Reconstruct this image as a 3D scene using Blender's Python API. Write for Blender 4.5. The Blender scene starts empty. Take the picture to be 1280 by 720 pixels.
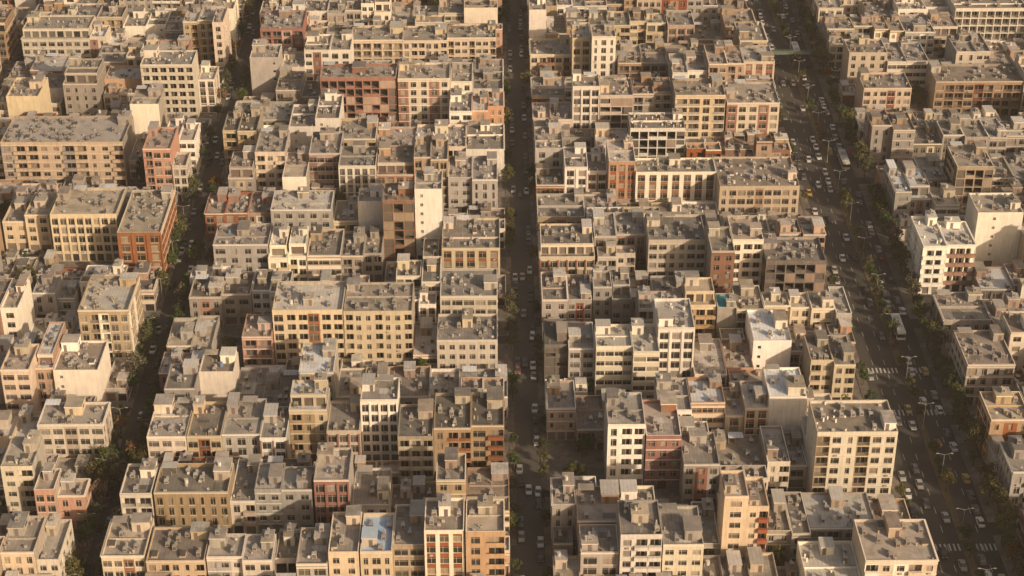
import bpy, math, random
from mathutils import Vector
R = random.Random(11)
scene = bpy.context.scene
COL = scene.collection

# ------------------------------------------------------------------ camera
f = 2305.; th = math.radians(30); a = math.radians(.58); H = 290.
rr = (math.cos(a), -math.sin(a), 0); g = (math.sin(a), math.cos(a), 0)
FW = (g[0]*math.cos(th), g[1]*math.cos(th), -math.sin(th)); UP = (g[0]*math.sin(th), g[1]*math.sin(th), math.cos(th))
cam = bpy.data.cameras.new("camera"); co = bpy.data.objects.new("camera", cam); COL.objects.link(co)
cam.sensor_width = 36; cam.lens = 36*f/1280; cam.clip_end = 20000; cam.clip_start = 1
co.location = (0, 0, H); co.rotation_euler = (math.pi/2-th, 0, -a)
scene.camera = co

# ------------------------------------------------------------------ light
SE, SA = math.radians(24), math.radians(136)
S = Vector((math.sin(SA)*math.cos(SE), math.cos(SA)*math.cos(SE), math.sin(SE)))
sun = bpy.data.lights.new("sun", 'SUN'); so = bpy.data.objects.new("sun", sun); COL.objects.link(so)
sun.energy = 5.0; sun.angle = math.radians(1.2); sun.color = (1, .785, .555)
so.rotation_euler = (-S).to_track_quat('-Z', 'Y').to_euler(); so.location = (100, 0, 400)
w = bpy.data.worlds.new("World"); scene.world = w; w.use_nodes = True
nt = w.node_tree; bg = nt.nodes['Background']
sky = nt.nodes.new('ShaderNodeTexSky'); sky.sky_type = 'NISHITA'; sky.sun_disc = False
sky.sun_elevation = SE; sky.sun_rotation = SA; sky.dust_density = 4; sky.air_density = 1.2; sky.ozone_density = .6
mx = nt.nodes.new('ShaderNodeMix'); mx.data_type = 'RGBA'; mx.blend_type = 'MULTIPLY'; mx.inputs[0].default_value = 1
nt.links.new(sky.outputs[0], mx.inputs[6]); mx.inputs[7].default_value = (1, .83, .67, 1)
nt.links.new(mx.outputs[2], bg.inputs[0]); bg.inputs[1].default_value = .13
scene.view_settings.view_transform = 'Standard'; scene.view_settings.look = 'None'; scene.view_settings.exposure = 0
# thin evening haze: one real volume of air over the whole city
hz = bpy.data.materials.new('haze_air'); hz.use_nodes = True; hn = hz.node_tree; hn.nodes.clear()
ho = hn.nodes.new('ShaderNodeOutputMaterial'); hv = hn.nodes.new('ShaderNodeVolumeScatter'); hv.inputs['Color'].default_value = (1, .88, .76, 1)
hv.inputs['Density'].default_value = .0001; hv.inputs['Anisotropy'].default_value = .2; hn.links.new(hv.outputs[0], ho.inputs['Volume'])
bpy.ops.mesh.primitive_cube_add(size=1, location=(0, 700, 148)); hb_ = bpy.context.object; hb_.name = 'haze'; hb_.scale = (5000, 5000, 300); hb_.data.materials.append(hz)

# ------------------------------------------------------------------ materials
MATS = {}
def mat(name, col, rough=.85, var=.25, hue=.03, scale=.35, streak=0., metal=0., col2=None, p2=.5, seams=0., spec=.3, vr=(.8, 1.15)):
    m = bpy.data.materials.new(name); m.use_nodes = True; t = m.node_tree; n = t.nodes; L = t.links
    b = n['Principled BSDF']; b.inputs['Roughness'].default_value = rough; b.inputs['Metallic'].default_value = metal
    b.inputs['Specular IOR Level'].default_value = spec
    tc = n.new('ShaderNodeTexCoord'); oi = n.new('ShaderNodeObjectInfo')
    mul = n.new('ShaderNodeMath'); mul.operation = 'MULTIPLY'; mul.inputs[1].default_value = 91; L.new(oi.outputs['Random'], mul.inputs[0])
    def noise(sc, det, vec=None):
        x = n.new('ShaderNodeTexNoise'); x.noise_dimensions = '4D'; x.inputs['Scale'].default_value = sc; x.inputs['Detail'].default_value = det
        x.inputs['Roughness'].default_value = .65
        L.new(vec or tc.outputs['Object'], x.inputs['Vector']); L.new(mul.outputs[0], x.inputs['W']); return x
    def mr(src, a0, a1, b0, b1):
        x = n.new('ShaderNodeMapRange'); x.inputs[1].default_value = a0; x.inputs[2].default_value = a1; x.inputs[3].default_value = b0; x.inputs[4].default_value = b1
        L.new(src, x.inputs[0]); return x.outputs[0]
    cur = None
    if col2:
        nn = noise(scale*.6, 3); k = mr(nn.outputs[0], p2-.04, p2+.04, 0, 1)
        mm = n.new('ShaderNodeMix'); mm.data_type = 'RGBA'; L.new(k, mm.inputs[0]); mm.inputs[6].default_value = (*col, 1); mm.inputs[7].default_value = (*col2, 1); cur = mm.outputs[2]
    hs = n.new('ShaderNodeHueSaturation')
    if cur: L.new(cur, hs.inputs['Color'])
    else: hs.inputs['Color'].default_value = (*col, 1)
    L.new(mr(oi.outputs['Random'], 0, 1, .5-hue*.5, .5+hue*.35), hs.inputs['Hue'])
    n1 = noise(scale, 6); v = mr(n1.outputs[0], .25, .75, 1-var, 1+var)
    m2 = n.new('ShaderNodeMath'); m2.operation = 'MULTIPLY'; L.new(v, m2.inputs[0])
    if streak:
        mp = n.new('ShaderNodeMapping'); mp.inputs['Scale'].default_value = (1.6, 1.6, .12); L.new(tc.outputs['Object'], mp.inputs[0])
        n2 = noise(1.2, 4, mp.outputs[0]); L.new(mr(n2.outputs[0], .35, .7, 1, 1-streak), m2.inputs[1])
    elif seams:
        mp = n.new('ShaderNodeMapping'); mp.inputs['Rotation'].default_value = (0, 0, 0); L.new(tc.outputs['Object'], mp.inputs[0])
        wv = n.new('ShaderNodeTexWave'); wv.inputs['Scale'].default_value = .32; wv.inputs['Distortion'].default_value = .5; L.new(mp.outputs[0], wv.inputs[0])
        L.new(mr(wv.outputs[1], .0, .25, 1-seams, 1), m2.inputs[1])
    else:
        n2 = noise(scale*9, 3); L.new(mr(n2.outputs[0], .3, .7, 1-var*.4, 1+var*.4), m2.inputs[1])
    m3 = n.new('ShaderNodeMath'); m3.operation = 'MULTIPLY'; L.new(m2.outputs[0], m3.inputs[0])
    wn = n.new('ShaderNodeTexWhiteNoise'); wn.noise_dimensions = '1D'; L.new(mul.outputs[0], wn.inputs['W'])
    L.new(mr(wn.outputs[0], 0, 1, *vr), m3.inputs[1])
    wn2 = n.new('ShaderNodeTexWhiteNoise'); wn2.noise_dimensions = '1D'; m4 = n.new('ShaderNodeMath'); m4.inputs[1].default_value = 17.3; L.new(mul.outputs[0], m4.inputs[0]); L.new(m4.outputs[0], wn2.inputs['W'])
    L.new(mr(wn2.outputs[0], 0, 1, .7, 1.25), hs.inputs['Saturation'])
    L.new(m3.outputs[0], hs.inputs['Value'])
    L.new(hs.outputs[0], b.inputs['Base Color'])
    MATS[name] = m; return m
mat('cream_stone', (.56, .465, .345), streak=.25, var=.15)
mat('white_stone', (.75, .68, .575), streak=.22, var=.12)
mat('grey_stone', (.36, .325, .285), streak=.28, var=.17)
mat('tan_brick', (.40, .295, .2), streak=.28, var=.2)
mat('red_brick', (.27, .125, .078), streak=.2, var=.22)
mat('pink_stone', (.46, .305, .225), streak=.25, var=.17)
mat('dark_concrete', (.2, .168, .14), streak=.3, var=.2)
mat('raw_brick', (.36, .255, .175), streak=.3, var=.2)
mat('cement', (.40, .35, .29), streak=.38, var=.2)
mat('trim_stone', (.62, .55, .45), var=.12)
RV = (.68, 1.25)
mat('roof_bitumen', (.235, .21, .182), var=.28, seams=.15, col2=(.29, .26, .225), p2=.52, vr=RV)
mat('roof_tan', (.33, .285, .235), var=.28, col2=(.26, .225, .185), p2=.55, vr=RV)
mat('roof_dark', (.15, .136, .12), var=.3, seams=.15, col2=(.2, .18, .155), p2=.55, vr=RV)
mat('roof_pale', (.45, .42, .38), var=.24, seams=.15, col2=(.33, .305, .27), p2=.6, vr=(.75, 1.2))
mat('roof_foil', (.58, .59, .6), rough=.5, var=.2, seams=.15, col2=(.5, .5, .5), p2=.62)
mat('glass_dark', (.035, .031, .026), rough=.15, var=.3, spec=.7)
mat('glass_mid', (.1, .087, .07), rough=.25, var=.3, spec=.6)
mat('glass_curtain', (.27, .225, .17), rough=.45, var=.3, spec=.5)
mat('window_frame', (.5, .45, .38), rough=.5, var=.1)
mat('shutter_metal', (.17, .14, .115), rough=.55, var=.25, hue=.1)
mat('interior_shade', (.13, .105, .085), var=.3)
mat('galvanised', (.43, .39, .34), rough=.55, var=.2, metal=.2)
mat('louvre', (.12, .1, .085), rough=.7, var=.2)
mat('tank_white', (.48, .44, .38), rough=.5, var=.15)
mat('dish_grey', (.36, .33, .29), rough=.5, var=.15)
mat('tank_blue', (.14, .2, .28), rough=.5, var=.2)
mat('tarp_cyan', (.07, .3, .33), rough=.5, var=.3)
mat('tarp_blue', (.4, .5, .64), rough=.5, var=.2)
mat('lamp_red', (.3, .04, .03), var=.2)
mat('asphalt', (.08, .072, .062), var=.25, scale=.12, hue=0)
mat('paving', (.17, .15, .127), var=.3, scale=.3, hue=0, col2=(.12, .107, .092))
mat('kerb_stone', (.28, .25, .21), var=.2)
mat('road_paint', (.42, .4, .35), var=.45, scale=2, hue=0)
mat('earth', (.24, .185, .135), var=.3, scale=.05, hue=0, col2=(.17, .135, .1))
mat('soil', (.1, .08, .05), var=.3, hue=0)
mat('bark', (.09, .065, .045), var=.3)
mat('steel_green', (.1, .19, .12), rough=.5)
mat('steel_grey', (.25, .24, .22), rough=.5)
mat('pink_sign', (.5, .12, .2), rough=.5)
mat('tyre', (.02, .02, .02), var=.1)
for k, c in dict(white=(.62, .59, .55), silver=(.32, .31, .29), grey=(.13, .13, .125), black=(.03, .03, .032), yellow=(.55, .34, .06), red=(.24, .04, .03), green=(.08, .2, .1)).items():
    mat('paint_'+k, c, rough=.35, var=.05, hue=.0, spec=.5)
def leafmat(name, c, h=.06):
    m = mat(name, c, rough=.7, var=.45, hue=h, scale=.9, spec=.15)
leafmat('leaf_green', (.052, .07, .025)); leafmat('leaf_olive', (.085, .083, .033)); leafmat('leaf_autumn', (.15, .085, .035), .02)

# ------------------------------------------------------------------ mesh builder
class MB:
    def __init__(s): s.v = []; s.f = []; s.m = []; s.slots = {}
    def q(s, p, m):
        i = len(s.v); s.v += p; s.f.append(tuple(range(i, i+len(p)))); s.m.append(s.slots.setdefault(m, len(s.slots)))
    def box(s, x0, x1, y0, y1, z0, z1, m, top=None, bottom=False):
        A = (x0, y0, z0); B = (x1, y0, z0); C = (x1, y1, z0); D = (x0, y1, z0); E = (x0, y0, z1); F_ = (x1, y0, z1); G = (x1, y1, z1); H_ = (x0, y1, z1)
        s.q([A, B, F_, E], m); s.q([B, C, G, F_], m); s.q([C, D, H_, G], m); s.q([D, A, E, H_], m); s.q([E, F_, G, H_], top or m)
        if bottom: s.q([D, C, B, A], m)
    def cyl(s, x, y, z0, z1, r0, r1, m, n=8, cap=True):
        a_ = [(x+r0*math.cos(6.2832*i/n), y+r0*math.sin(6.2832*i/n), z0) for i in range(n)]
        b_ = [(x+r1*math.cos(6.2832*i/n), y+r1*math.sin(6.2832*i/n), z1) for i in range(n)]
        for i in range(n): s.q([a_[i], a_[(i+1) % n], b_[(i+1) % n], b_[i]], m)
        if cap: s.q(b_, m)
    def tube(s, p, q, r0, r1, m, n=6, cap=False):
        p = Vector(p); q = Vector(q); d = (q-p).normalized(); u = d.orthogonal().normalized(); v = d.cross(u)
        a_ = [tuple(p+u*r0*math.cos(6.2832*i/n)+v*r0*math.sin(6.2832*i/n)) for i in range(n)]
        b_ = [tuple(q+u*r1*math.cos(6.2832*i/n)+v*r1*math.sin(6.2832*i/n)) for i in range(n)]
        for i in range(n): s.q([a_[i], a_[(i+1) % n], b_[(i+1) % n], b_[i]], m)
        if cap: s.q(b_, m); s.q(a_[::-1], m)
    def mesh(s, name):
        me = bpy.data.meshes.new(name); me.from_pydata(s.v, [], s.f)
        for k in s.slots: me.materials.append(MATS[k])
        me.polygons.foreach_set('material_index', s.m); me.update(); return me
    def obj(s, name, loc=(0, 0, 0), parent=None):
        o = bpy.data.objects.new(name, s.mesh(name)); o.location = loc; COL.objects.link(o)
        if parent: o.parent = parent
        return o

# ------------------------------------------------------------------ facades
FH = 3.2
def glass():
    x = R.random(); return 'glass_dark' if x < .6 else ('glass_mid' if x < .83 else 'glass_curtain')
def facade(mb, ox, oy, ux, uy, W, nf, zt, st, wm, am, trim='trim_stone', lo=0):
    nx, ny = uy, -ux
    def P(u, v, d): return (ox+ux*u+nx*d, oy+uy*u+ny*d, v)
    def rect(u0, u1, v0, v1, d, m):
        if u1-u0 > .01 and v1-v0 > .01: mb.q([P(u0, v0, d), P(u1, v0, d), P(u1, v1, d), P(u0, v1, d)], m)
    def strip(u0, u1, v0, v1, d, m, b=0):
        rect(u0, u1, v0, v1, d, m)
        mb.q([P(u0, v1, d), P(u1, v1, d), P(u1, v1, b), P(u0, v1, b)], m); mb.q([P(u0, v0, b), P(u1, v0, b), P(u1, v0, d), P(u0, v0, d)], m)
        mb.q([P(u0, v0, b), P(u0, v0, d), P(u0, v1, d), P(u0, v1, b)], m); mb.q([P(u1, v0, d), P(u1, v0, b), P(u1, v1, b), P(u1, v1, d)], m)
    def recess(u0, u1, v0, v1, d, m, mbk, deep=None):
        rect(u0, u1, v0, v1, -d, mbk)
        mb.q([P(u0, v1, 0), P(u1, v1, 0), P(u1, v1, -d), P(u0, v1, -d)], m); mb.q([P(u0, v0, -d), P(u1, v0, -d), P(u1, v0, 0), P(u0, v0, 0)], m)
        mb.q([P(u0, v0, -d), P(u0, v0, 0), P(u0, v1, 0), P(u0, v1, -d)], m); mb.q([P(u1, v0, 0), P(u1, v0, -d), P(u1, v1, -d), P(u1, v1, 0)], m)
    def hole(b0, b1, u0, u1, z0, v0, v1, z1, m, sp=None):
        rect(b0, u0, z0, z1, 0, m); rect(u1, b1, z0, z1, 0, m); rect(u0, u1, z0, v0, 0, sp or m); rect(u0, u1, v1, z1, 0, sp or m)
    def window(b0, b1, u0, u1, z, sl, hd, m, sp=None):
        hole(b0, b1, u0, u1, z, z+sl, z+hd, z+FH, m, sp)
        recess(u0, u1, z+sl, z+hd, .25, m, glass())
        if u1-u0 > .9:
            c = (u0+u1)/2
            if R.random() < .5: c = u0+(u1-u0)*.33
            rect(c-.04, c+.04, z+sl, z+hd, -.19, 'window_frame')
            rect(u0, u1, z+hd-.5, z+hd-.43, -.18, 'window_frame')
        if sl > .3 and R.random() < sillp: strip(u0-.12, u1+.12, z+sl-.14, z+sl, .12, trim)
    sillp = R.choice([0, .0, 1])
    if W < 2.2: st = 'n'
    n = max(1, round(W/R.uniform(2.7, 4.2))); bw = W/n
    if st == 'n':
        n = max(1, int(W/3.5)); bw = W/n
        act = [R.random() < .25 for _ in range(n)]
    kinds = []
    pat = R.choice(['B.', '.B.', 'B..', '.BB', 'BB.', '.B', '.BB.', 'B'])
    for i in range(n):
        if st == 'b': kinds.append('B' if pat[i % len(pat)] == 'B' else 'W')
        elif st == 'c': kinds.append('B' if i in (0, n-1, n//2) else 'W')
        elif st == 'f': kinds.append('F')
        elif st == 'n': kinds.append('S' if act[i] else '.')
        else: kinds.append('W')
    wfrac = R.uniform(.42, .78); sill = R.choice([.45, .75, .95]); head = R.choice([2.45, 2.6, 2.75])
    widths = [R.choice([1, 1, .6, 1.15]) for _ in range(n)]
    widths = [widths[min(i, n-1-i)] for i in range(n)]
    ph = R.random()
    bal_am = R.random() < .4; stripe = R.random() < .3; accn = R.random() < .45
    for k in range(lo, nf):
        z = k*FH
        for i in range(n):
            b0 = i*bw; b1 = b0+bw; kd = kinds[i]; m = wm
            if st == 'r': m = am if i % 3 == 0 else wm
            elif accn and st in 'bw' and n > 2 and (i == n//2 or (stripe and i == 0)): m = am
            c = (b0+b1)/2
            if k == 0 and kd != '.' and st != 'f' and uy == 0:
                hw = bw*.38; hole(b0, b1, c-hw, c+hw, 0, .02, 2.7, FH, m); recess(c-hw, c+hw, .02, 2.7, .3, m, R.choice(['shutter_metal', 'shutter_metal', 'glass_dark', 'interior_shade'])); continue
            if kd == '.': rect(b0, b1, z, z+FH, 0, m)
            elif kd == 'S': window(b0, b1, c-.45, c+.45, z, 1.3, 2.3, m)
            elif kd == 'W':
                if st == 'p': hw = min(bw*.36, 1.2); window(b0, b1, c-hw, c+hw, z, .45, 2.75, m)
                elif st == 'v': hw = min(bw*.34, 1.2); window(b0, b1, c-hw, c+hw, z, .7, 2.7, m, 'dark_concrete' if stripe else am)
                elif st == 'h': hw = bw*.45; window(b0, b1, c-hw, c+hw, z, 1.0, 2.5, m)
                else: hw = min(bw*wfrac/2*widths[i], 1.6); window(b0, b1, c-hw, c+hw, z, sill, head, m)
            elif kd == 'B':
                u0, u1 = b0+.14, b1-.14; v1 = FH-.42; d = 1.35
                hole(b0, b1, u0, u1, z, z+.02, z+v1, z+FH, m); recess(u0, u1, z+.02, z+v1, d, m, m)
                gw = (u1-u0)*.33; rect(c-gw, c+gw, z+.1, z+2.4, -d+.03, glass()); rect(c-.04, c+.04, z+.1, z+2.4, -d+.05, 'window_frame')
                rm = am if bal_am else m
                if ph < .35: strip(u0, u1, z+.02, z+.98, -.0+.06, rm, -.06)
                elif ph < .65: strip(b0+.05, b1-.05, z-.12, z+.95, .85, rm)
                else:
                    strip(u0, u1, z+.9, z+1.0, -.05, 'steel_grey', -.1)
                    x = u0+.1
                    while x < u1: rect(x, x+.05, z+.02, z+.9, -.07, 'steel_grey'); x += .25
            elif kd == 'F':
                if R.random() < .22: rect(b0, b1, z, z+FH, 0, 'raw_brick'); continue
                v0 = .02 if R.random() < .6 else 1.0
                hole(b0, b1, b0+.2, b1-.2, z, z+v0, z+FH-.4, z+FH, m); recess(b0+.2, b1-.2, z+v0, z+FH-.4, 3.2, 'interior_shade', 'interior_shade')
            if kd == 'W' and R.random() < .07: strip(c-.4, c+.4, z+.02, z+.42, .4, 'galvanised')
    rect(0, W, nf*FH, zt, 0, wm)
    e = .003
    if st == 'p':
        for i in range(n+1):
            u = min(max(i*bw, .22), W-.22)
            strip(u-.22, u+.22, max(lo, 1)*FH, nf*FH-e, .28, am if stripe else wm)
    if st == 'h':
        for k in range(max(lo, 1), nf+1): strip(.01, W-.01, k*FH-.55, k*FH+.75 if k < nf else k*FH+.1, .18, trim)
    elif st in 'wrb' and stripe or st == 'f':
        for k in range(max(lo, 1), nf+1): strip(.01, W-.01, k*FH-.2, k*FH+.01, .1, trim if st != 'f' else wm)
    if st not in 'nfs' and R.random() < .7:
        strip(.02, W-.02, zt-.42, zt-.1, .28, trim)

def dish(mb, x, y, z):
    n = 8; c = Vector((x, y, z+.8)); d = Vector((R.uniform(-.5, .5), -1, .7)).normalized(); u = d.orthogonal().normalized(); v = d.cross(u)
    ring = [tuple(c+d*.12+(u*math.cos(6.2832*i/n)+v*math.sin(6.2832*i/n))*.4) for i in range(n)]
    for i in range(n): mb.q([tuple(c), ring[i], ring[(i+1) % n]], 'dish_grey')
    mb.box(x-.04, x+.04, y-.02, y+.06, z, z+.78, 'steel_grey')
def cooler(mb, x, y, z):
    s = R.uniform(.45, .6); h = R.uniform(.9, 1.2); zz = z+R.choice([.1, .25, .5])
    for sx in (-1, 1):
        for sy in (-1, 1): mb.box(x+sx*s*.8-.04, x+sx*s*.8+.04, y+sy*s*.8-.04, y+sy*s*.8+.04, z, zz, 'steel_grey')
    mb.box(x-s, x+s, y-s, y+s, zz, zz+h, 'galvanised', bottom=True)
    for ax in range(3):
        v0, v1 = zz+.15, zz+h-.15
        if ax == 0: mb.q([(x-s*.8, y-s-.01, v0), (x+s*.8, y-s-.01, v0), (x+s*.8, y-s-.01, v1), (x-s*.8, y-s-.01, v1)], 'louvre')
        if ax == 1: mb.q([(x+s+.01, y-s*.8, v0), (x+s+.01, y+s*.8, v0), (x+s+.01, y+s*.8, v1), (x+s+.01, y-s*.8, v1)], 'louvre')
        if ax == 2: mb.q([(x-s-.01, y+s*.8, v0), (x-s-.01, y-s*.8, v0), (x-s-.01, y-s*.8, v1), (x-s-.01, y+s*.8, v1)], 'louvre')
    L_ = R.uniform(.7, 1.6); mb.box(x-.25, x+.25, y+s, y+s+L_, zz+.15, zz+.6, 'galvanised', bottom=True); mb.box(x-.27, x+.27, y+s+L_, y+s+L_+.5, z, zz+.62, 'galvanised')

def roof(mb, eq, x0, x1, y0, y1, z, zt, rm, wm, tm, dens=1., ph=True):
    t = .24
    mb.q([(x0+t, y0+t, z), (x1-t, y0+t, z), (x1-t, y1-t, z), (x0+t, y1-t, z)], rm)
    o = [(x0, y0), (x1, y0), (x1, y1), (x0, y1)]; i_ = [(x0+t, y0+t), (x1-t, y0+t), (x1-t, y1-t), (x0+t, y1-t)]
    for k in range(4):
        A, B = o[k], o[(k+1) % 4]; a_, b_ = i_[k], i_[(k+1) % 4]
        mb.q([(*A, zt), (*B, zt), (*b_, zt), (*a_, zt)], tm)
        mb.q([(*b_, z), (*a_, z), (*a_, zt), (*b_, zt)], wm)
    W, D = x1-x0-2*t, y1-y0-2*t
    used = []
    def free(a0, a1, b0, b1):
        if a0 < x0+t+.1 or a1 > x1-t-.1 or b0 < y0+t+.1 or b1 > y1-t-.1: return False
        for u in used:
            if a0 < u[1] and a1 > u[0] and b0 < u[3] and b1 > u[2]: return False
        used.append((a0, a1, b0, b1)); return True
    if ph and W > 4.5 and D > 6:
        pw = min(R.uniform(2.6, 5), W*.5); pd = min(R.uniform(3.5, 6.5), D*.5); hh = R.choice([2.2, 2.5, 2.8])
        side = R.random()
        px = x0+t+.05 if side < .4 else (x1-t-.05-pw if side < .8 else x0+t+(W-pw)/2)
        py = y1-t-.05-pd-R.choice([0, 0, 0, R.uniform(0, max(0., D-pd-.3))])
        used.append((px-.2, px+pw+.2, py-.8, py+pd+.2))
        eq.box(px, px+pw, py, py+pd, z, z+hh, wm)
        eq.box(px-.15, px+pw+.15, py-.15, py+pd+.15, z+hh+.003, z+hh+.2, tm, R.choice([rm, 'roof_tan', 'roof_pale']), True)
        dx = px+R.uniform(.2, pw-1.1); eq.box(dx, dx+.9, py-.04, py, z, z+2.05, 'shutter_metal')
        if R.random() < .5: eq.box(px+pw, px+pw+.03, py+pd*.3, py+pd*.6, z+1.2, z+1.9, 'glass_dark')
        if R.random() < .35: cooler(eq, px+pw/2, py+pd/2-.5, z+hh+.2)
        if R.random() < .2: eq.cyl(px+pw*.3, py+pd*.4, z+hh+.2, z+hh+1.3, .48, .48, 'tank_white', 10)
        if W > 9 and R.random() < .3:
            ax0, ax1, ay0 = (px+pw+1, x1-t-.4, y1-t-3.2) if side < .4 else (x0+t+.4, px-1, y1-t-3.2)
            if ax1-ax0 > 2 and free(ax0, min(ax1, ax0+4), ay0, ay0+3):
                ax1 = min(ax1, ax0+4)
                for cx in (ax0+.1, ax1-.1):
                    for cy in (ay0+.1, ay0+2.7): eq.box(cx-.05, cx+.05, cy-.05, cy+.05, z, z+2.1, 'steel_grey')
                eq.box(ax0, ax1, ay0, ay0+2.8, z+2.1, z+2.18, R.choice(['galvanised', 'roof_tan', 'roof_foil']), bottom=True)
    area = W*D
    if W > 7 and D > 8 and R.random() < .4:
        yy = y0+t+D*R.uniform(.35, .6)
        if free(x0+t+.15, x1-t-.15, yy, yy+.15): eq.box(x0+t+.16, x1-t-.16, yy, yy+.14, z, z+R.uniform(.35, .8), wm, tm)
    for _ in range(int(area*dens*R.uniform(.025, .05))+1):
        x = R.uniform(x0+1.1, x1-1.1) if W > 2.6 else x0+W/2; y = R.uniform(y0+1.1, y1-2.6) if D > 4 else y0+D/2
        if free(x-.65, x+.65, y-.65, y+2): cooler(eq, x, y, z)
    for _ in range(int(area*dens*R.uniform(.03, .08))+1):
        x = R.uniform(x0+.6, x1-.6); y = R.uniform(y0+.6, y1-.6); k = R.random()
        if k < .36 and free(x-.2, x+.2, y-.2, y+.2): eq.box(x-.18, x+.18, y-.18, y+.18, z, z+R.uniform(.6, 1.3), wm, 'louvre')
        elif k < .56 and free(x-.5, x+.5, y-.3, y+.3): eq.box(x-.4, x+.4, y-.17, y+.17, z+.05, z+.75, 'galvanised')
        elif k < .68 and free(x-.5, x+.5, y-.5, y+.5): dish(eq, x, y, z)
        elif k < .74 and free(x-.6, x+.6, y-.6, y+.6): eq.cyl(x, y, z+.1, z+R.uniform(1, 1.6), .5, .5, 'tank_white' if R.random() < .75 else 'tank_blue', 10)
        elif k < .9 and free(x-.1, x+.1, y-.1, y+.1): eq.cyl(x, y, z, z+R.uniform(.8, 1.6), .07, .07, 'galvanised', 6)
        elif free(x-.8, x+.8, y-1.1, y+1.1):
            eq.box(x-.75, x+.75, y-1, y+1, z, z+.45, wm, tm); eq.q([(x-.7, y-.95, z+.5), (x+.7, y-.95, z+.5), (x+.7, y+.95, z+.85), (x-.7, y+.95, z+.85)], 'glass_mid')
    for _ in range(3):
        if R.random() < .35 and rm[:4] == 'roof':
            pw, pd = R.uniform(1, 4), R.uniform(1, 5); x = R.uniform(x0+t, max(x0+t+.1, x1-t-pw)); y = R.uniform(y0+t, max(y0+t+.1, y1-t-pd))
            if x+pw < x1-t and y+pd < y1-t: mb.q([(x, y, z+.01+_*.006), (x+pw, y, z+.01+_*.006), (x+pw, y+pd, z+.01+_*.006), (x, y+pd, z+.01+_*.006)], R.choice(['roof_pale', 'roof_dark', 'roof_tan', 'roof_bitumen']))

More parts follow.
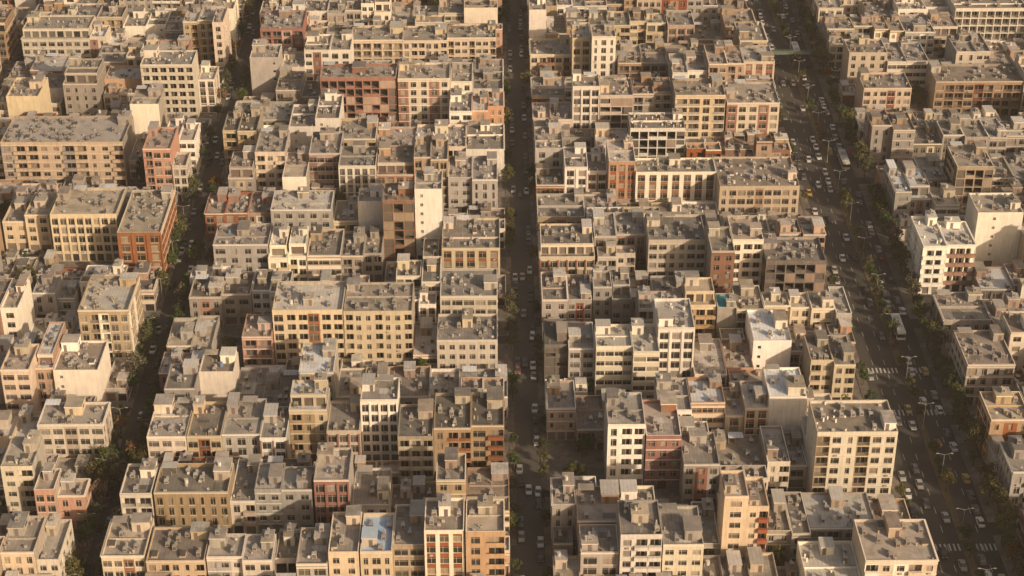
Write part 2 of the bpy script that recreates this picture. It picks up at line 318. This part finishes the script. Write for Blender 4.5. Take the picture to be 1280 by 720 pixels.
WALL = dict(c='cream_stone', w='white_stone', g='grey_stone', t='tan_brick', r='red_brick', p='pink_stone', k='dark_concrete', u='cream_stone')
ROOF = dict(f='roof_pale', t='roof_tan', g='roof_bitumen', d='roof_dark', s='roof_foil', l='tarp_blue', x='tarp_cyan')
NAME = dict(c='cream_apartment_building', w='white_apartment_building', g='grey_apartment_building', t='tan_brick_apartment_building', r='red_brick_apartment_building', p='pink_stone_apartment_building', k='unfinished_concrete_building', u='cream_apartment_building')
def building(x0, x1, y0, y1, nf, code, streetL=False, streetR=False, lm=False):
    W = x1-x0; D = y1-y0; c, st, rf = code; wm = WALL[c]; rm = ROOF[rf]
    am = 'red_brick' if c in 'cuwp' and st in 'rcp' or c == 'u' else R.choice(['red_brick', 'red_brick', 'tan_brick', 'white_stone', 'grey_stone', 'cream_stone', 'pink_stone'])
    if st == 'v' and am == wm: am = 'red_brick'
    tm = R.choice(['trim_stone', wm, wm, 'cement', 'white_stone'])
    sm = R.choice([wm, wm, 'cement', 'raw_brick', 'raw_brick', 'grey_stone']) if st not in 'nf' else wm
    if c == 'w' or lm: sm = R.choice([wm, wm, 'cement']) 
    mb = MB(); eq = MB()
    parts = []
    if W > 11 and R.random() < (.35 if lm else .6) and st != 'f' and rf not in 'lx':
        k = 3 if W > 19 else 2
        cuts = [0]+sorted(W*(j+R.uniform(-.18, .18))/k for j in range(1, k))+[W]
        lead = R.randrange(k)
        for j in range(k):
            off = 0 if j == lead else R.choice([0, 1.2, 1.8, 3])
            nn = nf - (0 if j == lead or R.random() < .8 else 1)
            parts.append((cuts[j]+(.03 if j else 0), cuts[j+1], off, R.choice([0, 0, -1.5, -3]) if D > 12 else 0, max(1, nn)))
    else: parts.append((0, W, 0, 0, nf))
    for (a0, a1, fo, bo, n_) in parts:
        px0, px1, py0, py1 = a0, a1, fo, D+bo
        setb = n_ > 3 and R.random() < .12 and st not in 'fn' and rf not in 'lx'
        nlow = n_-1 if setb else n_
        z = nlow*FH+.25; zt = z+R.uniform(.6, 1.05)
        w_ = px1-px0; d_ = py1-py0
        facade(mb, px0, py0, 1, 0, w_, nlow, zt, st, wm, am)
        sL = 'w' if streetL and a0 == 0 else 'n'; sR = 'w' if streetR and a1 == W else 'n'
        if st in 'c' or st == 'f': sL = sR = st
        facade(mb, px1, py0, 0, 1, d_, nlow, zt, sR, wm if sR != 'n' else sm, am)
        facade(mb, px0, py1, 0, -1, d_, nlow, zt, sL, wm if sL != 'n' else sm, am)
        facade(mb, px1, py1, -1, 0, w_, nlow, zt, 'w' if st != 'n' else 'n', sm, am)
        if setb:
            sb = R.uniform(2, 3.5)
            roof(mb, eq, px0, px1, py0, py1, z, zt, rm, wm, tm, .0, False)
            q0, q1, r0, r1 = px0+.3, px1-.3, py0+sb, py1-.3
            z2 = z+FH; o_ = len(mb.v)
            m2 = MB(); m2.slots = mb.slots
            facade(m2, q0, r0, 1, 0, q1-q0, 1, FH+.6, 'h' if R.random() < .5 else 'w', wm, am)
            facade(m2, q1, r0, 0, 1, r1-r0, 1, FH+.6, 'n', sm, am); facade(m2, q0, r1, 0, -1, r1-r0, 1, FH+.6, 'n', sm, am); facade(m2, q1, r1, -1, 0, q1-q0, 1, FH+.6, 'n', sm, am)
            mb.v += [(p[0], p[1], p[2]+z+.004) for p in m2.v]; mb.f += [tuple(i+o_ for i in ff) for ff in m2.f]; mb.m += m2.m
            roof(mb, eq, q0, q1, r0, r1, z2, z2+.6, rm, wm, tm)
        else: roof(mb, eq, px0, px1, py0, py1, z, zt, rm, sm, tm)
        if st == 'f':
            for _ in range(8):
                x = R.uniform(px0+.5, px1-.5); y = R.uniform(py0+.5, py1-.5); eq.box(x-.15, x+.15, y-.15, y+.15, z, z+R.uniform(.8, 1.6), wm)
    nm = 'unfinished_building' if st == 'f' else NAME[c]
    o = mb.obj(nm, (x0, y0, 0))
    if eq.v: eq.obj('rooftop_equipment', (0, 0, 0), o)
    return o

# ------------------------------------------------------------------ survey of individual buildings
# (left, right, roof back, roof front, lowest visible point of the front wall, storeys, look)  -> solved to metres
SURVEY = """0 153 145 178 226 5 cb f
62 145 235 268 328 5 cp t
146 236 237 290 330 5 rp t
0 60 240 268 320 4 cw g
97 160 346 388 448 6 tb f
160 190 346 380 448 6 wb g
66 122 425 462 495 4 wn t
46 155 502 530 570 4 cw t
0 40 545 582 640 5 cb t
42 118 577 612 648 4 pw t
0 42 645 690 720 5 cw g
42 92 650 700 720 4 cw t
77 120 72 95 140 6 gw g
175 240 62 80 145 7 cb g
162 198 110 130 170 6 wn t
265 305 8 28 78 7 cw t
25 110 18 38 70 5 cw t
178 215 158 185 232 6 pb t
215 255 190 207 236 4 cw t
0 22 350 385 425 5 ww t
0 36 430 462 500 5 cw t
40 90 340 365 395 3 gw g
312 348 55 72 120 5 gn g
325 378 12 35 65 5 rb g
380 438 42 62 95 5 ww t
438 620 28 50 75 4 cb g
400 495 80 97 145 6 rf g
497 562 78 98 152 6 cr t
360 424 118 148 185 5 wn t
386 425 165 192 236 5 pr t
318 356 163 190 236 5 cb g
284 316 188 212 240 4 gw g
478 517 228 250 320 7 rf t
518 556 213 236 290 8 wn t
447 477 235 252 280 5 wn t
552 625 272 310 336 4 cv g
266 335 280 306 334 4 gw g
340 428 352 388 450 6 cb f
429 515 352 388 450 6 cb t
302 339 392 420 458 4 pb t
546 622 392 425 463 4 cw g
236 312 340 372 390 3 gw d
373 417 428 465 480 5 gb s
360 408 473 500 572 6 cb s
450 497 472 500 582 6 wp g
542 630 487 535 583 5 tb d
243 292 440 465 500 4 wn t
205 243 455 485 510 4 gw g
183 232 500 545 572 4 cw g
233 276 502 545 572 4 cb g
277 325 498 542 572 4 gw g
192 285 580 616 656 4 tw g
318 390 575 612 655 4 gw f
392 436 560 600 658 5 rp t
530 580 622 663 720 7 wv g
582 631 625 665 720 7 tb t
410 448 640 690 720 5 cw g
450 490 642 690 720 5 cw l
497 541 505 545 592 5 tb d
125 180 648 695 718 4 cw t
182 255 658 700 718 4 cb g
257 340 658 700 718 4 cw t
370 409 660 705 720 4 gw g
545 582 567 600 625 5 tw g
560 622 195 225 252 4 gw g
580 622 0 10 28 5 wn t
338 414 238 262 280 4 gw f
550 622 335 370 392 4 cw g
650 683 -5 12 42 6 wn t
740 770 30 45 95 7 ww t
716 750 93 108 160 7 wp t
655 714 48 68 90 3 cb g
788 857 140 160 194 5 wf g
845 908 98 122 170 7 cb t
909 975 102 128 168 6 ur t
706 760 180 208 240 4 wp g
795 900 197 215 246 4 wv g
655 704 158 185 200 4 gw g
666 744 278 310 336 4 cp d
811 883 268 300 338 5 cw g
916 957 270 300 352 6 wb t
958 1033 296 326 362 5 kf g
900 1000 195 232 260 4 cw t
668 740 340 375 400 3 gw d
666 710 398 430 470 4 kf d
746 825 405 440 490 5 wh f
823 869 373 410 466 6 wp f
942 990 386 425 462 4 wn s
897 920 366 384 405 4 gn x
742 790 338 362 405 4 gw t
857 896 345 370 425 5 cb t
760 807 490 530 612 6 wb g
808 854 500 545 602 5 rw t
962 1009 458 495 522 5 wn s
1022 1123 500 540 616 7 wb t
906 963 583 620 690 7 cb t
776 828 625 668 720 6 wb g
829 880 632 680 720 5 cw g
1082 1187 648 700 720 5 cb t
726 774 655 690 720 4 gw g
679 720 597 630 655 4 gw g
673 720 475 510 535 3 tw t
1015 1070 415 455 482 4 cb g
960 1048 365 400 420 4 cw t
1112 1222 270 308 363 5 wc f
1223 1280 240 265 330 6 wn t
1197 1243 180 208 262 6 tf t
1088 1168 206 240 270 4 gw s
1155 1240 365 400 418 3 gw g
1178 1270 412 455 490 4 gw g
1207 1290 490 525 548 4 tw t
1236 1300 552 590 640 4 gb g
1264 1300 388 415 460 5 ww t
1062 1110 48 65 102 5 cw t
1080 1140 90 110 135 4 cw g
1170 1280 80 102 135 4 tb t
1195 1285 -8 10 42 5 wb t
855 900 540 580 620 4 gw g
1268 1310 580 625 720 6 cw t"""
def ray(px, py):
    u = (px-640)/f; v = -(py-360)/f; return tuple(FW[i]+u*rr[i]+v*UP[i] for i in range(3))
def hit(px, py, z):
    d = ray(px, py); k = (z-H)/d[2]; return d[0]*k, d[1]*k
LM = []
for l in SURVEY.split("\n"):
    t = l.split(); xl, xr, yr, yt, yb, n = map(float, t[:6]); z = FH*n+1.1
    X0, Y0 = hit(xl, yt, z); X1, _ = hit(xr, yt, z); _, Y1 = hit((xl+xr)/2, yr, z)
    d = ray((xl+xr)/2, yb); k = Y0/d[1]; zv = max(0, H+d[2]*k); m = (X0+X1)/2
    if m < -99.5: X1 = min(X1, -104.6)
    elif m < 8: X0 = max(X0, -94.8); X1 = min(X1, 3.2)
    elif m < 115: X0 = max(X0, 13.8); X1 = min(X1, 104)
    else: X0 = max(X0, 131.8)
    if X1-X0 > 3: LM.append([X0, X1, Y0, Y1, int(n), zv, t[6]+t[7]])
LM.sort(key=lambda o: o[2])
ok = []
for o in LM:
    for p in ok:
        ox = min(o[1], p[1])-max(o[0], p[0]); oy = min(o[3], p[3])-max(o[2], p[2])
        if ox > 0 and oy > 0:
            if ox < 2.5:
                if o[0] < p[0]: o[1] = p[0]-.05
                else: o[0] = p[1]+.05
            elif p[3]-o[2] < 9: o[2] = p[3]+.05; o[3] = max(o[3], o[2]+8)
            else: p[3] = max(p[2]+6, o[2]-.05); o[2] = max(o[2], p[3]+.05); o[3] = max(o[3], o[2]+8)
    ok.append(o)
LM = ok

BLOCKS = [(-262, -193), (-186, -104.6), (-94.8, 3.2), (13.8, 104.2), (131.8, 214), (222, 280)]
YMIN, YMAX = 318, 800
def inview(x, y, mrg=70):
    v = (x*rr[0]+y*rr[1], x*FW[0]+y*FW[1]+(-H)*FW[2]); px = 640+f*v[0]/v[1]
    return -mrg*2.2 < px < 1280+mrg*3.5
nb = 0
def edge(x0, x1):
    sl = any(abs(x0-b[0]) < 1.5 for b in BLOCKS); sr = any(abs(x1-b[1]) < 1.5 for b in BLOCKS); return sl, sr
for o in LM:
    sl, sr = edge(o[0], o[1]); building(o[0], o[1], o[2], o[3], o[4], o[6], sl, sr, True); nb += 1
def maxfloors(x0, x1, y0, y1):
    h = 99
    for L_ in LM:
        if L_[2] > y1-2:
            k = L_[2]/y1; ov = min(x1*k, L_[1])-max(x0*k, L_[0])
            if ov > 1.2: h = min(h, H-(H-L_[5])*y1/L_[2])
    return int((h-1.3)/FH+.25)
PARK = (-108, -89, 392, 408)
def pick():
    return R.choices(['c', 't', 'w', 'g', 'p', 'r', 'k'], [33, 14, 22, 16, 7, 8, 1.5])[0]+R.choices(['w', 'b', 'p', 'n', 'h', 'r', 'f', 'v'], [26, 32, 10, 10, 4, 5, 2.5, 12])[0]+R.choices(['g', 't', 'd', 'f', 's'], [44, 26, 12, 16, 2])[0]
trees_spots = []; alleys = []
for bi, (bx0, bx1) in enumerate(BLOCKS):
    GX, GY = int(bx1-bx0), YMAX-YMIN
    occ = [[0]*GX for _ in range(GY)]
    def mark(x0, x1, y0, y1, v=1):
        for j in range(max(0, int(y0-YMIN)), min(GY, int(math.ceil(y1-YMIN)))):
            for i in range(max(0, int(x0-bx0)), min(GX, int(math.ceil(x1-bx0)))): occ[j][i] = v
    for L_ in LM:
        if L_[1] > bx0 and L_[0] < bx1: mark(*L_[:4])
    mark(*PARK)
    y = YMIN+R.choice([2, 8, 14])
    rows = []
    while y < YMAX-20:
        alleys.append((bx0, bx1, y, y+5.5)); mark(bx0, bx1, y, y+5.5, 2); y += 5.5
        for r in range(2):
            yd = R.uniform(3.5, 6.5); dp = R.uniform(14, 19); rows.append((y+yd, y+yd+dp, y, r)); y += yd+dp
    for L_ in LM:
        if L_[1] > bx0 and L_[0] < bx1: mark(*L_[:4])
    for (ya, yb, yy, r) in rows:
        cut = sorted((L_[0], L_[1]) for L_ in LM+[[*PARK]] if L_[1] > bx0 and L_[0] < bx1 and L_[3] > ya+1.5 and L_[2] < yb-1.5)
        x = bx0; segs = []
        for c0, c1 in cut:
            if c0-x > 4.5: segs.append((x, c0-.05))
            x = max(x, c1+.05)
        if bx1-x > 4.5: segs.append((x, bx1))
        base = 4
        for s0, s1 in segs:
            n = max(1, round((s1-s0)/R.uniform(10, 15))); ws = [R.uniform(.75, 1.35) for _ in range(n)]; tt = sum(ws); x = s0
            for w_ in ws:
                xe = x+w_/tt*(s1-s0)
                a0, a1 = x+.03, xe-.03; x = xe
                j0 = ya+R.choice([0, 0, 0, -1.5, 1.5, 2.5]); j1 = yb+R.choice([0, 0, 0, 1, -1.5])
                for L_ in LM:
                    if L_[1] > a0+.1 and L_[0] < a1-.1:
                        if L_[3] > j0 and L_[2] < j0 + 4: j0 = max(j0, L_[3]+.05)
                        if L_[2] < j1 and L_[3] > j1-4: j1 = min(j1, L_[2]-.05)
                if not inview((a0+a1)/2, j0): continue
                mf = maxfloors(a0, a1, j0, j1)
                if mf < 1 or j1-j0 < 5:
                    if R.random() < .5: trees_spots.append(((a0+a1)/2, (j0+j1)/2))
                    continue
                if R.random() < .6: base = R.choices([2, 3, 4, 5, 6, 7], [13, 30, 27, 17, 9, 4])[0]
                nf = min(mf, base)
                sl, sr = edge(a0, a1)
                mark(a0, a1, j0, j1)
                if R.random() < .03: trees_spots.append(((a0+a1)/2, (j0+j1)/2)); trees_spots.append(((a0+a1)/2, (j0+j1)/2+4)); continue
                building(a0, a1, j0, j1, nf, pick(), sl, sr); nb += 1
                yw = R.random()
                if yw < .38: trees_spots.append((R.uniform(a0+1, a1-1), j0-2.2))
    # left-over plots
    for j in range(GY-6):
        for i in range(GX-5):
            if occ[j][i]: continue
            wd = 0
            while i+wd < GX and wd < 12 and not occ[j][i+wd]: wd += 1
            if wd < 5: continue
            dd = 0
            while j+dd < GY and dd < 13 and not any(occ[j+dd][i:i+wd]): dd += 1
            if dd < 6: continue
            x0 = bx0+i+.05; x1 = bx0+i+wd-.05; y0 = YMIN+j+.1; y1 = YMIN+j+dd-.1
            mark(x0, x1, y0, y1)
            if not inview(x0, y0): continue
            mf = maxfloors(x0, x1, y0, y1)
            if mf < 1: continue
            bad = any(L_[1] > x0+.02 and L_[0] < x1-.02 and L_[3] > y0+.02 and L_[2] < y1-.02 for L_ in LM)
            if bad: continue
            building(x0, x1, y0, y1, min(mf, R.choice([2, 3, 3, 4])), pick(), False, False); nb += 1

# ------------------------------------------------------------------ ground, roads, pavements
def sheet(name, rects, z, m):
    mb = MB()
    for (x0, x1, y0, y1) in rects: mb.q([(x0, y0, z), (x1, y0, z), (x1, y1, z), (x0, y1, z)], m)
    return mb.obj(name)
sheet('ground', [(-6000, 6000, -3000, 9000)], -.02, 'earth')
NS = [(-192.5, -186.5), (-104.3, -95.1), (3.5, 13.5), (104.5, 131.5), (214.5, 221.5)]
for x0, x1 in NS: sheet('road', [(x0, x1, 150, 1500)], -.008, 'asphalt')
sheet('city_block_paving', [(b[0]-.2, b[1]+.2, 150, 1500) for b in BLOCKS], -.012, 'paving')
sheet('alley', [(x0-.2, x1+.2, y0+.6, y1-.6) for x0, x1, y0, y1 in alleys], -.004, 'asphalt')
mb = MB()
gaps = lambda b: sorted((y0, y1) for x0, x1, y0, y1 in alleys if (x0, x1) == b)
def walk(xa, xb, blk):
    y = 150
    for y0, y1 in gaps(blk)+[(1500, 1501)]:
        mb.box(xa, xb, y, y0, -.01, .12, 'kerb_stone', 'paving'); y = y1
for (x0, x1), bl, br, wl, wr in [(NS[0], 0, 1, 1, 1), (NS[1], 1, 2, 1.3, 1.3), (NS[2], 2, 3, 1.5, 1.5), (NS[3], 3, 4, 2.5, 5), (NS[4], 4, 5, 1, 1)]:
    walk(x0, x0+wl, BLOCKS[bl]); walk(x1-wr, x1, BLOCKS[br])
mb.obj('pavement')
mb = MB()
y = 150
for y0, y1 in [(368, 373), (430, 456), (560, 570), (690, 700), (1500, 1501)]:
    mb.box(117.6, 119.4, y, y0, -.01, .14, 'kerb_stone', 'soil'); y = y1
mb.obj('median_strip')
mk = MB()
def mrk(x0, x1, y0, y1): mk.q([(x0, y0, -.003), (x1, y0, -.003), (x1, y1, -.003), (x0, y1, -.003)], 'road_paint')
y = 200
while y < 900:
    for x in (110.5, 114): mrk(x-.07, x+.07, y, y+3)
    mrk(122.9, 123.05, y, y+3)
    y += 8
for yc in (370, 431, 453):
    x = 107.4
    while x < 126:
        if not 116.9 < x < 119.6: mrk(x, x+.45, yc-1.4, yc+1.4)
        x += 1.15
mk.obj('road_markings')

# ------------------------------------------------------------------ trees
def tree_mesh(name, h, rad, leaf, n, seed, cyp=False):
    q = random.Random(seed); mb = MB()
    tt = Vector((q.uniform(-.3, .3), q.uniform(-.3, .3), h*.5))
    mb.tube((0, 0, -.05), tt, .2, .12, 'bark', 7)
    lobes = []
    for i in range(8):
        an = i*2.4+q.uniform(-.4, .4); rr_ = rad*q.uniform(.35, .75); zz = h*q.uniform(.5, .88)
        c = Vector((rr_*math.cos(an), rr_*math.sin(an), zz)); lobes.append((c, rad*q.uniform(.35, .55)))
        st = tt*q.uniform(.65, 1); mb.tube(st, c, .08, .025, 'bark', 5)
    lobes.append((Vector((0, 0, h*.88)), rad*.45))
    for i in range(n):
        c, lr = q.choice(lobes); d = Vector((q.gauss(0, 1), q.gauss(0, 1), q.gauss(0, 1))).normalized()*lr*(q.random()**.35)
        p = c+d; nrm = (d.normalized()+Vector((q.gauss(0, .6), q.gauss(0, .6), q.gauss(0, .6)+.3))).normalized(); u = nrm.orthogonal().normalized(); v = nrm.cross(u)
        an = q.uniform(0, 6.28); u, v = u*math.cos(an)+v*math.sin(an), v*math.cos(an)-u*math.sin(an); s = q.uniform(.18, .4)
        mb.q([tuple(p-u*s), tuple(p-v*s*.6), tuple(p+u*s), tuple(p+v*s*.7)], leaf)
    return mb.mesh(name)
TM = []
for i, (nm, h, rd, lf) in enumerate([('street_tree', 8, 2.6, 'leaf_green'), ('street_tree', 9.5, 3, 'leaf_olive'), ('street_tree', 7, 2.3, 'leaf_green'), ('street_tree', 8.5, 2.8, 'leaf_olive'), ('autumn_tree', 7.5, 2.6, 'leaf_autumn'), ('street_tree', 6, 2.1, 'leaf_olive')]):
    TM.append((nm, tree_mesh(nm, h, rd, lf, 700, 100+i)))
def tree(x, y, s=1., kind=None):
    i = kind if kind is not None else R.choices(range(6), [24, 19, 22, 17, 6, 12])[0]
    o = bpy.data.objects.new(TM[i][0], TM[i][1]); o.location = (x, y, 0); s *= R.uniform(.75, 1.15); o.scale = (s, s, s*R.uniform(.9, 1.1)); o.rotation_euler = (0, 0, R.uniform(0, 6.28)); COL.objects.link(o)
y = 322
while y < 800:
    if R.random() < .9: tree(128.8+R.uniform(-.8, .8), y+R.uniform(-1, 1), 1.05)
    if R.random() < (.6 if y < 520 else .3): tree(118.5, y+R.uniform(-1, 1), .75)
    if R.random() < (.35 if y < 500 else .12): tree(105.6, y+2, .75)
    if R.random() < (.9 if y < 480 else .5): tree(-103.4, y, 1)
    if R.random() < (.85 if y < 480 else .4): tree(-96, y+2, 1)
    if R.random() < (.6 if y < 520 else .3): tree(4.6, y, .8)
    if R.random() < (.5 if y < 520 else .25): tree(12.5, y+2, .75)
    y += 5.5
for _ in range(22): tree(R.uniform(PARK[0]+1, PARK[1]-1), R.uniform(PARK[2], PARK[3]), .95)
for x, y in trees_spots:
    for _ in range(R.choice([1, 1, 2, 3])): tree(x+R.uniform(-2, 2), y+R.uniform(-1, 1), .85)

# ------------------------------------------------------------------ vehicles
def car_mesh(name, paint, L_=4.3, W_=1.7, hb=.82, ht=1.42, taxi=False, hatch=False):
    mb = MB(); p = 'paint_'+paint; hl = L_/2; hw = W_/2
    st = [(-hl, .84, .38, .62), (-hl+.12, .93, .22, .74), (-hl+.9, 1, .2, hb), (hl-.95, 1, .2, hb+.02), (hl-.15, .94, .22, hb-.03), (hl, .86, .36, .7)]
    rings = [[(-hw*w_, y, z0), (hw*w_, y, z0), (hw*w_*1.0, y, z0+(z1-z0)*.6), (hw*w_*.93, y, z1), (-hw*w_*.93, y, z1), (-hw*w_, y, z0+(z1-z0)*.6)] for y, w_, z0, z1 in st]
    for a_, b_ in zip(rings, rings[1:]):
        for i in range(6): mb.q([a_[i], b_[i], b_[(i+1) % 6], a_[(i+1) % 6]][::-1], p)
    mb.q(rings[0], p); mb.q(rings[-1][::-1], p)
    b0, b1 = -hl+1.15, hl-(.35 if hatch else .75); t0, t1 = -hl+1.85, hl-(.7 if hatch else 1.3); wb, wt = hw*.9, hw*.74
    B = [(-wb, b0, hb), (wb, b0, hb), (wb, b1, hb), (-wb, b1, hb)]; T = [(-wt, t0, ht), (wt, t0, ht), (wt, t1, ht), (-wt, t1, ht)]
    for i in range(4): mb.q([B[i], B[(i+1) % 4], T[(i+1) % 4], T[i]], 'glass_dark')
    mb.box(-wt-.03, wt+.03, t0-.05, t1+.05, ht, ht+.05, p, bottom=True)
    for sx in (-1, 1):
        mb.q([(sx*(wb+.005), -.05, hb), (sx*(wb+.005), .05, hb), (sx*(wt+.005), .05, ht), (sx*(wt+.005), -.05, ht)], p)
        mb.box(min(sx*hw, sx*(hw+.16)), max(sx*hw, sx*(hw+.16)), b0+.25, b0+.37, hb+.02, hb+.16, p, bottom=True)
        for yy in (-hl+.78, hl-.8): mb.tube((sx*(hw-.2), yy, .31), (sx*(hw+.02), yy, .31), .31, .31, 'tyre', 10, True); mb.tube((sx*(hw+.0), yy, .31), (sx*(hw+.03), yy, .31), .17, .17, 'galvanised', 8, True)
        mb.box(sx*hw*.62-.17, sx*hw*.62+.17, -hl-.01, -hl+.05, .55, .68, 'tank_white'); mb.box(sx*hw*.62-.17, sx*hw*.62+.17, hl-.05, hl+.012, .6, .74, 'lamp_red')
    if taxi: mb.box(-.3, .3, -.1, .1, ht+.05, ht+.22, 'tank_white')
    return mb.mesh(name)
CM = [('white_car', car_mesh('white_car', 'white')), ('white_hatchback_car', car_mesh('white_hatchback_car', 'white', 3.9, 1.65, .85, 1.47, hatch=True)), ('silver_car', car_mesh('silver_car', 'silver')), ('grey_car', car_mesh('grey_car', 'grey')),
      ('black_car', car_mesh('black_car', 'black')), ('red_car', car_mesh('red_car', 'red', 3.8, 1.6, .85, 1.45, hatch=True)), ('yellow_taxi', car_mesh('yellow_taxi', 'yellow', taxi=True)), ('green_taxi', car_mesh('green_taxi', 'green', taxi=True))]
def car(x, y, rot=0., wts=(18, 10, 16, 26, 24, 3, 1, 1)):
    i = R.choices(range(8), wts)[0]; o = bpy.data.objects.new(CM[i][0], CM[i][1]); o.location = (x, y, -.006); o.rotation_euler = (0, 0, rot+R.uniform(-.03, .03)); COL.objects.link(o)
mb = MB()
for (x0, x1, z0, z1) in [(-1.25, 1.25, .35, 1.15)]: mb.box(x0, x1, -5.7, 5.7, z0, z1, 'paint_white', bottom=True)
mb.box(-1.2, 1.2, -5.62, 5.62, 1.15, 2.35, 'glass_dark'); mb.box(-1.25, 1.25, -5.7, 5.7, 2.35, 2.95, 'paint_white', bottom=True)
for i in range(8):
    yy = -5.6+i*1.5
    for sx in (-1, 1): mb.box(sx*1.225-.03, sx*1.225+.03, yy, yy+.14, 1.15, 2.35, 'paint_white')
mb.box(-.8, .8, -3, -1, 2.95, 3.15, 'galvanised'); mb.box(-.8, .8, 2, 4, 2.95, 3.15, 'galvanised')
for sx in (-1, 1):
    for yy in (-3.6, 3.2): mb.tube((sx*.95, yy, .48), (sx*1.27, yy, .48), .48, .48, 'tyre', 12, True)
busm = mb.mesh('city_bus')
for x, y, r_ in [(121.3, 475, 0), (124, 590, math.pi), (121.3, 690, 0)]:
    o = bpy.data.objects.new('city_bus', busm); o.location = (x, y, -.006); o.rotation_euler = (0, 0, r_); COL.objects.link(o)
taxi_w = (26, 10, 16, 20, 20, 3, 4, 1)
buses = [475, 590, 690]
for lane, (x, dens, rot) in enumerate([(108.1, .55, 0), (112.2, .22, 0), (115.9, .28, 0), (121.2, .28, math.pi), (124.7, .45, math.pi)]):
    y = 320+R.uniform(0, 5)
    while y < 800:
        if R.random() < dens*(1.3 if y > 560 else 1) and not (x > 119 and any(abs(y-b) < 9 for b in buses)) : car(x+R.uniform(-.3, .3), y, rot, taxi_w if y > 480 else (24, 10, 14, 18, 18, 3, 9, 1))
        y += R.uniform(5.2, 8.5)
for x, dens, rot in [(6.2, .42, 0), (10.9, .42, 0), (8.5, .05, 0), (-102.0, .4, 0), (-97.3, .4, 0), (-99.6, .1, 0), (-190.8, .5, 0), (-188.3, .3, 0), (216.5, .5, 0)]:
    y = 320+R.uniform(0, 4)
    while y < 800:
        if R.random() < dens: car(x+R.uniform(-.12, .12), y, rot)
        y += R.uniform(4.9, 6.2)
for x0, x1, y0, y1 in alleys:
    x = x0+3
    while x < x1-3:
        xx, yy = x, (y0+1.7 if R.random() < .7 else y1-1.7)
        if R.random() < .45 and not any(L_[0]-2.4 < xx < L_[1]+2.4 and L_[2]-1 < yy < L_[3]+1 for L_ in LM): car(xx, yy, math.pi/2)
        x += 5.2

# ------------------------------------------------------------------ street furniture
mb = MB()
mb.cyl(0, 0, 0, 8.5, .11, .06, 'steel_grey', 8); mb.tube((0, 0, 8.4), (1.6, 0, 8.9), .05, .04, 'steel_grey'); mb.tube((0, 0, 8.4), (-1.6, 0, 8.9), .05, .04, 'steel_grey')
for s in (-1, 1): mb.box(s*1.9-.35, s*1.9+.35, -.14, .14, 8.82, 8.98, 'steel_grey', bottom=True)
mb.cyl(0, 0, 0, .5, .2, .2, 'steel_grey', 8); lm = mb.mesh('street_lamp')
for y in range(325, 800, 24):
    for x in (118.2, -103.3):
        o = bpy.data.objects.new('street_lamp', lm); o.location = (x, y+1.3, .1); COL.objects.link(o)
# green footbridge across the avenue
mb = MB(); Y = 677
mb.box(105.5, 130.5, Y-.9, Y+.9, 5.6, 5.85, 'steel_grey', bottom=True)
for yy in (Y-.9, Y+.82):
    mb.box(105.5, 130.5, yy, yy+.08, 6.75, 6.85, 'steel_green', bottom=True)
    x = 105.5
    while x < 130.5: mb.box(x, x+.08, yy, yy+.08, 5.85, 6.75, 'steel_green'); x += 1
    mb.box(105.6, 130.4, yy+.02, yy+.05, 6.0, 6.4, 'steel_green', bottom=True)
for x in (105.9, 118.5, 130): mb.box(x-.2, x+.2, Y-.8, Y-.4, 0, 5.6, 'steel_green'); mb.box(x-.2, x+.2, Y+.4, Y+.8, 0, 5.6, 'steel_green')
for x in (104.9, 130.6):
    for i in range(18): mb.box(x, x+.9, Y-.9-(i+1)*.45, Y-.9-i*.45, 5.6-i*.32, 5.75-i*.32, 'steel_green', bottom=True)
mb.obj('pedestrian_bridge')
# pink hoarding on posts beside the avenue
mb = MB(); mb.box(-1.6, 1.6, -.1, .1, 3.2, 5.4, 'pink_sign', bottom=True); mb.box(-1.7, 1.7, .1, .16, 3.1, 5.5, 'steel_grey', bottom=True)
for x in (-1.1, 1.1): mb.box(x-.09, x+.09, .16, .3, 0, 5.2, 'steel_grey')
mb.obj('pink_billboard', (127.6, 592, .1))
print("BUILDINGS", nb, "OBJ", len(bpy.data.objects))
